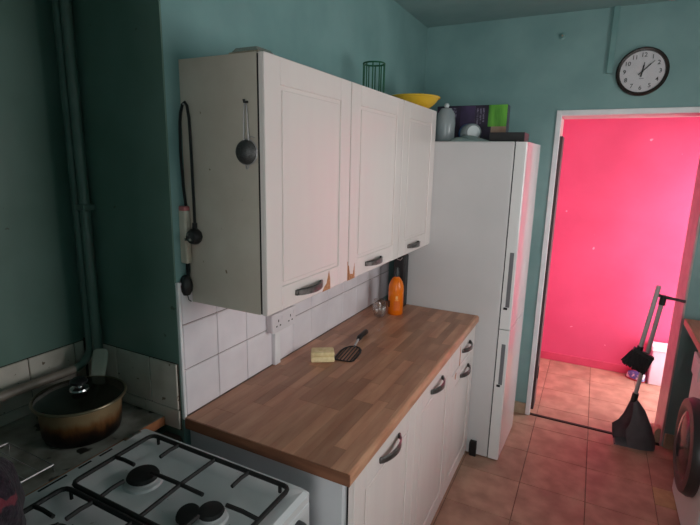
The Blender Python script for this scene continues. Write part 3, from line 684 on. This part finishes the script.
grate(bmid+.004, CY1-.048, (.136,.405)); grate(CY0+.048, bmid-.012, (.136,.405))
# front of the cooker
bxo('fascia', ENAMEL, co, CX1-.02, CX1, CY0+.002, CY1-.002, .79, .872, bev=.006)
for k in range(5):
    yy = CY0+.07+.10*k
    latheo('knob', mat('knob_grey', srgb(60,60,62), rough=.4), co, [(0,0),(.021,0),(.020,.016),(.016,.024),(0,.024)], n=18, M=Matrix.Translation((CX1,yy,.832)) @ Matrix.Rotation(PI/2,4,'Y'))
for z0, z1, nm in ((.55,.78,'grill_door'),(.10,.54,'oven_door')):
    d = bxo(nm, ENAMEL, co, CX1-.02, CX1+.004, CY0+.004, CY1-.004, z0, z1, bev=.006)
    bxo('door_glass', mat('black_gloss', 0), d, CX1+.004, CX1+.006, CY0+.08, CY1-.08, z0+.05, z1-.06, bev=.001)
    tubeo('handle', STEEL, d, [(CX1+.004,CY0+.06,z1-.025),(CX1+.035,CY0+.07,z1-.025),(CX1+.035,CY1-.07,z1-.025),(CX1+.004,CY1-.06,z1-.025)], .007, 8)
bxo('kick_plate', BLACK, co, CX0+.05, CX1-.04, CY0+.01, CY1-.01, 0, .04)
for zz in (.84,): latheo('side_screw', STEEL, co, [(0,0),(.005,0),(.004,.002),(0,.003)], n=10, M=Matrix.Translation((CX1-.06,CY1,.852)) @ Matrix.Rotation(-PI/2,4,'X'))
# counter behind the cooker
cn = thing('alcove_counter', 'grimy stained grey counter behind the cooker under the saucepan', 'counter', (-.29,-.4,0))
bxo('top', GREYDIRT, cn, -.490, -.076, -.775, -.016, .862, .899, bev=.002)
bxo('wood_edge', mat('bare_orange_wood', srgb(176,112,74), srgb(146,88,56), scale=20, rough=.6), cn, -.0762, -.0735, -.774, -.017, .866, .8985, label='bare orange-brown wooden edge')
bxo('support_panel', mat('dark_board', srgb(70,60,54), rough=.7), cn, -.485, -.10, -.774, -.755, 0, .862); bxo('support_panel', MATS['dark_board'], cn, -.485, -.10, -.06, -.03, 0, .862)
bxo('filler_panel', MATS['dark_board'], None, -.074, -.002, -.094, -.014, 0, .84)
tag(bpy.data.objects['filler_panel'], 'dark filler board in the gap between cooker and worktop', 'panel')
# saucepan
ZC = .8995
pn = thing('saucepan', 'burnt brown saucepan with glass lid standing on the grimy counter', 'saucepan', (-.27,-.19,ZC))
pc = (-.233,-.209,ZC)
latheo('pan_body', PANM, pn, [(0,.0),(.104,.0),(.112,.006),(.116,.020),(.121,.112),(.136,.120),(.136,.123),(.120,.119),(.112,.022),(0,.012)], c=pc, n=48)
lid = latheo('lid', LIDG, pn, [(.133,.126),(.120,.134),(.085,.142),(.04,.147),(0,.148),(0,.145),(.04,.144),(.085,.139),(.12,.131),(.132,.124)], c=pc, n=48, label='smoked glass lid')
tubeo('lid_rim', mat('dull_bronze_rim', srgb(112,100,80), rough=.35, metal=.5), lid, circ((pc[0],pc[1]), .134, ZC+.126, 48), .0045, 8, closed=True)
latheo('knob_base', STEEL, lid, [(0,.147),(.030,.147),(.028,.152),(.012,.156),(.011,.162),(0,.162)], c=pc, n=24)
latheo('lid_knob', BLACK, lid, [(.010,.161),(.016,.162),(.026,.170),(.026,.178),(.018,.184),(0,.185)], c=pc, n=24)
hd = Vector((-.56,.83,0)).normalized(); hs = Vector((-hd.y, hd.x, 0)); bm = bmesh.new()
R_ = []
for d_, z_, w_ in ((.119,.095,.016),(.140,.110,.020),(.155,.135,.024),(.170,.165,.026),(.186,.196,.026),(.189,.203,.020)):
    c_ = Vector(pc)+hd*d_; c_.z = ZC+z_
    R_.append([bm.verts.new(c_+hs*w_*a+Vector((0,0,b))) for a, b in ((-1,-.004),(1,-.004),(1,.002),(.6,.006),(-.6,.006),(-1,.002))])
for a, b in zip(R_, R_[1:]):
    for k in range(6): bm.faces.new((a[k], a[(k+1) % 6], b[(k+1) % 6], b[k]))
bm.faces.new(R_[0][::-1]); bm.faces.new(R_[-1]); bmesh.ops.recalc_face_normals(bm, faces=bm.faces)
obj('pan_handle', bm, mat('grey_green_handle', srgb(168,170,158), srgb(150,152,140), scale=10, rough=.4), pn, label='broad grey-green handle')
# wire rack
wr = thing('wire_rack', 'bright steel wire grill rack on the counter beside the saucepan', 'rack', (-.2,-.55,ZC))
x0, x1, y0, y1, z_ = -.33, -.106, -.72, -.385, ZC+.022
tubeo('frame', GREYMET, wr, [(x0,y0,z_),(x1,y0,z_),(x1,y1,z_),(x0,y1,z_)], .0028, 6, closed=True)
for k in range(1, 9): tubeo('cross_wire', GREYMET, wr, [(x0,y0+(y1-y0)*k/9,z_),(x1,y0+(y1-y0)*k/9,z_)], .0018, 5)
for xx in (x0, x1):
    for yy in (y0, y1): tubeo('leg', STEEL, wr, [(xx,yy,z_),(xx,yy,ZC)], .0028, 6)
# fleece heap in the near corner
tag(heap('fleece_cloth', CLOTH, None, -.055, -.645, ZC+.0345, .19, .13, .17, 11, n=30, amp=.15, pw=.45), 'dark purple and pink fleece cloth heaped on the near corner of the cooker', 'cloth')

# ================================================================== right side and hall
rw = thing('right_worktop', 'brown worktop edge above the washing machine right of the doorway', 'worktop', (2.05,1.2,0))
bxo('slab', STAVE, rw, 1.752, RX-.002, .1, 2.27, .870, .908); bxo('front_edge', WEDGE, rw, 1.742, 1.752, .1, 2.27, .870, .909, bev=.003)
DKW = mat('dark_carcass', srgb(60,52,48), rough=.7)
bxo('support_panel', DKW, rw, 1.83, RX-.02, 2.22, 2.245, 0, .870); bxo('support_panel', DKW, rw, 1.80, RX-.02, .10, .125, 0, .870)
wm = thing('washing_machine', 'white washing machine with a dark porthole door at the right edge', 'washing machine', (2.05,1.6,0))
WX, WYC = 1.752, 1.575
bxo('body', FRIDGE, wm, WX, 2.32, WYC-.30, WYC+.30, .015, .85, bev=.012, seg=2)
bxo('control_panel', mat('panel_white', srgb(216,206,208), rough=.3), wm, WX-.010, WX+.002, WYC-.29, WYC+.29, .73, .845, bev=.004)
MWM = Matrix.Translation((WX, WYC, .45)) @ Matrix.Rotation(-PI/2,4,'Y')
pd = latheo('porthole_ring', mat('dark_ring', srgb(52,44,44), rough=.35), wm, [(.14,0),(.235,0),(.238,.018),(.225,.045),(.19,.052),(.165,.040)], n=40, M=MWM)
latheo('porthole_glass', mat('black_gloss', 0), pd, [(.168,.040),(.13,.052),(.07,.060),(0,.062)], n=40, M=MWM)
latheo('dial', CHARC, wm, [(0,0),(.024,0),(.022,.018),(0,.020)], n=20, M=Matrix.Translation((WX-.010,WYC-.12,.79)) @ Matrix.Rotation(-PI/2,4,'Y'))
bxo('drawer_front', mat('panel_white', 0), wm, WX-.014, WX-.009, WYC+.10, WYC+.27, .745, .835, bev=.002)
for yy in (WYC-.25, WYC+.25):
    for xx in (WX+.05, 2.27): latheo('foot', BLACK, wm, [(0,0),(.02,0),(.02,.008),(.01,.012),(.01,.02),(0,.02)], c=(xx,yy,0), n=12)
# loose torn floor patch
pt = bxo('loose_offcut', mat('beige_offcut', srgb(190,160,120), srgb(170,140,104), scale=14, rough=.6), None, 1.66, 1.765, 1.70, 1.86, .0, .004, bev=.001)
tag(pt, 'small beige offcut of flooring on the floor before the washing machine', 'offcut')

# dustpan with its tall pole
dp = thing('dustpan', 'grey long handled dustpan standing open in the doorway', 'dustpan', (1.58,2.30,0))
DPC = Vector((1.595, 2.305, 0)); n = 20; rowsv = []; bm = bmesh.new()
for z_, l_, r_, ry_ in ((.004,1.480,1.712,.078),(.055,1.470,1.708,.077),(.115,1.462,1.688,.070),(.150,1.492,1.674,.062),(.20,1.514,1.652,.052),(.25,1.526,1.628,.040),(.295,1.536,1.594,.026),(.325,1.541,1.569,.016)):
    row = []; half = 2.5
    for k in range(n+1):
        a = -half+2*half*k/n+.55; c_ = (l_+r_)/2; rx_ = (r_-l_)/2
        row.append(bm.verts.new((c_+rx_*math.cos(a)*(1 if math.cos(a) > 0 else 1/.92), DPC.y+.78*ry_*math.sin(a), z_)))
    rowsv.append(row)
for a, b in zip(rowsv, rowsv[1:]):
    for k in range(n): bm.faces.new((a[k], a[k+1], b[k+1], b[k]))
bmesh.ops.solidify(bm, geom=list(bm.faces), thickness=.004); bmesh.ops.recalc_face_normals(bm, faces=bm.faces)
obj('hood', bm, CHARC, dp, smooth=True)
bm = bmesh.new(); prism(bm, [(DPC.x-.115,DPC.y-.062),(DPC.x+.03,DPC.y-.058),(DPC.x+.11,DPC.y-.03),(DPC.x+.11,DPC.y+.03),(DPC.x+.03,DPC.y+.058),(DPC.x-.115,DPC.y+.062)], 'z', .001, .005); obj('floor_plate', bm, CHARC, dp)
tubeo('lip', mat('pink_lit_lip', srgb(150,120,124), rough=.5), dp, [(DPC.x-.116,DPC.y-.062,.005),(DPC.x-.116,DPC.y+.062,.005)], .006, 6)  # pink light from the hall is put into the lip colour
tubeo('collar', BLACK, dp, [(1.554,2.305,.30),(1.561,2.305,.36)], .019, 12)
tubeo('pole', GREYMET, dp, [(1.557,2.305,.33),(1.622,2.290,1.012)], .0125, 12)
tubeo('cross_grip', BLACK, dp, [(1.584,2.29,1.028),(1.622,2.286,1.020),(1.70,2.28,1.012),(1.735,2.28,1.008)], .008, 10, rs=[.010,.011,.008,.009])
tubeo('clip', BLACK, dp, [(1.619,2.286,.97),(1.623,2.286,1.03)], .018, 10)
# broom clipped beside it
br = thing('broom', 'black bristled broom hanging on the dustpan pole in the doorway', 'broom', (1.55,2.25,.5))
tubeo('pole', GREYMET, br, [(1.538,2.238,.68),(1.586,2.250,1.092)], .0125, 12)
tubeo('socket', BLACK, br, [(1.534,2.237,.645),(1.539,2.238,.70)], .018, 12)
AX = Matrix.Translation((1.546,2.236,.625)) @ Matrix.Rotation(math.radians(24),4,'Y')
bxo('brush_block', BLACK, br, -.062, .062, -.022, .022, .022, .045, bev=.006, seg=2, M=AX)
bm = bmesh.new(); rnd = random.Random(5)
for i in range(16):
    for j in range(4):
        xx, yy = -.056+.1125*i/15, -.017+.034*j/3
        t = tube(bm, [AX @ Vector((xx,yy,.024)), AX @ Vector((xx*1.22+rnd.uniform(-.003,.003)  ,yy*1.25,-.078+rnd.uniform(-.006,.004)))], .0045, 4)
b_ = obj('bristles', bm, BRISTLE, br); b_['kind'] = 'stuff'
# storage box and shoe in the hall
sb = thing('storage_box', 'white lidded plastic storage box on the hall floor', 'storage box', (1.9,3.42,0))
PW = mat('white_plastic', srgb(226,218,228), srgb(218,208,220), scale=8, rough=.4)
bxo('tub', PW, sb, 1.755, 2.06, 3.40, 3.525, .0, .30, bev=.008, seg=2); bxo('lid', mat('lid_white', srgb(238,236,240), rough=.4), sb, 1.745, 2.07, 3.39, 3.53, .30, .345, bev=.008, seg=2)
sh = thing('shoe', 'small blue and white shoe on hall floor beside the storage box', 'shoe', (1.69,3.42,0))
bm = bmesh.new(); R_ = []
for t_, w_, h_ in ((-.075,.010,.02),(-.065,.026,.045),(-.03,.030,.062),(.01,.031,.066),(.05,.028,.075),(.075,.022,.078),(.084,.010,.06)):
    R_.append([bm.verts.new((1.665+t_*.8+w_*math.cos(a)*.5, 3.455+t_*-.5+w_*math.cos(a), .012+h_*max(0,math.sin(a)))) for a in [PI*k/8 for k in range(9)]])
for a, b in zip(R_, R_[1:]):
    for k in range(8): bm.faces.new((a[k], a[k+1], b[k+1], b[k]))
bm.faces.new(R_[0]); bm.faces.new(R_[-1][::-1]); bmesh.ops.recalc_face_normals(bm, faces=bm.faces)
obj('upper', bm, mat('blue_white_fabric', srgb(96,110,180), srgb(232,226,228), scale=22, rough=.7, lo=.46, hi=.52), sh, smooth='all')
bm = bmesh.new(); prism(bm, [(1.665+t*.8+w*.5*s, 3.455-t*.5+w*s) for s in (1,-1) for t, w in ([(-.08,.012),(-.03,.032),(.03,.032),(.086,.014)] if s > 0 else [(.086,.014),(.03,.032),(-.03,.032),(-.08,.012)])], 'z', .0, .014); obj('sole', bm, mat('red_sole', srgb(170,60,70), rough=.6), sh)
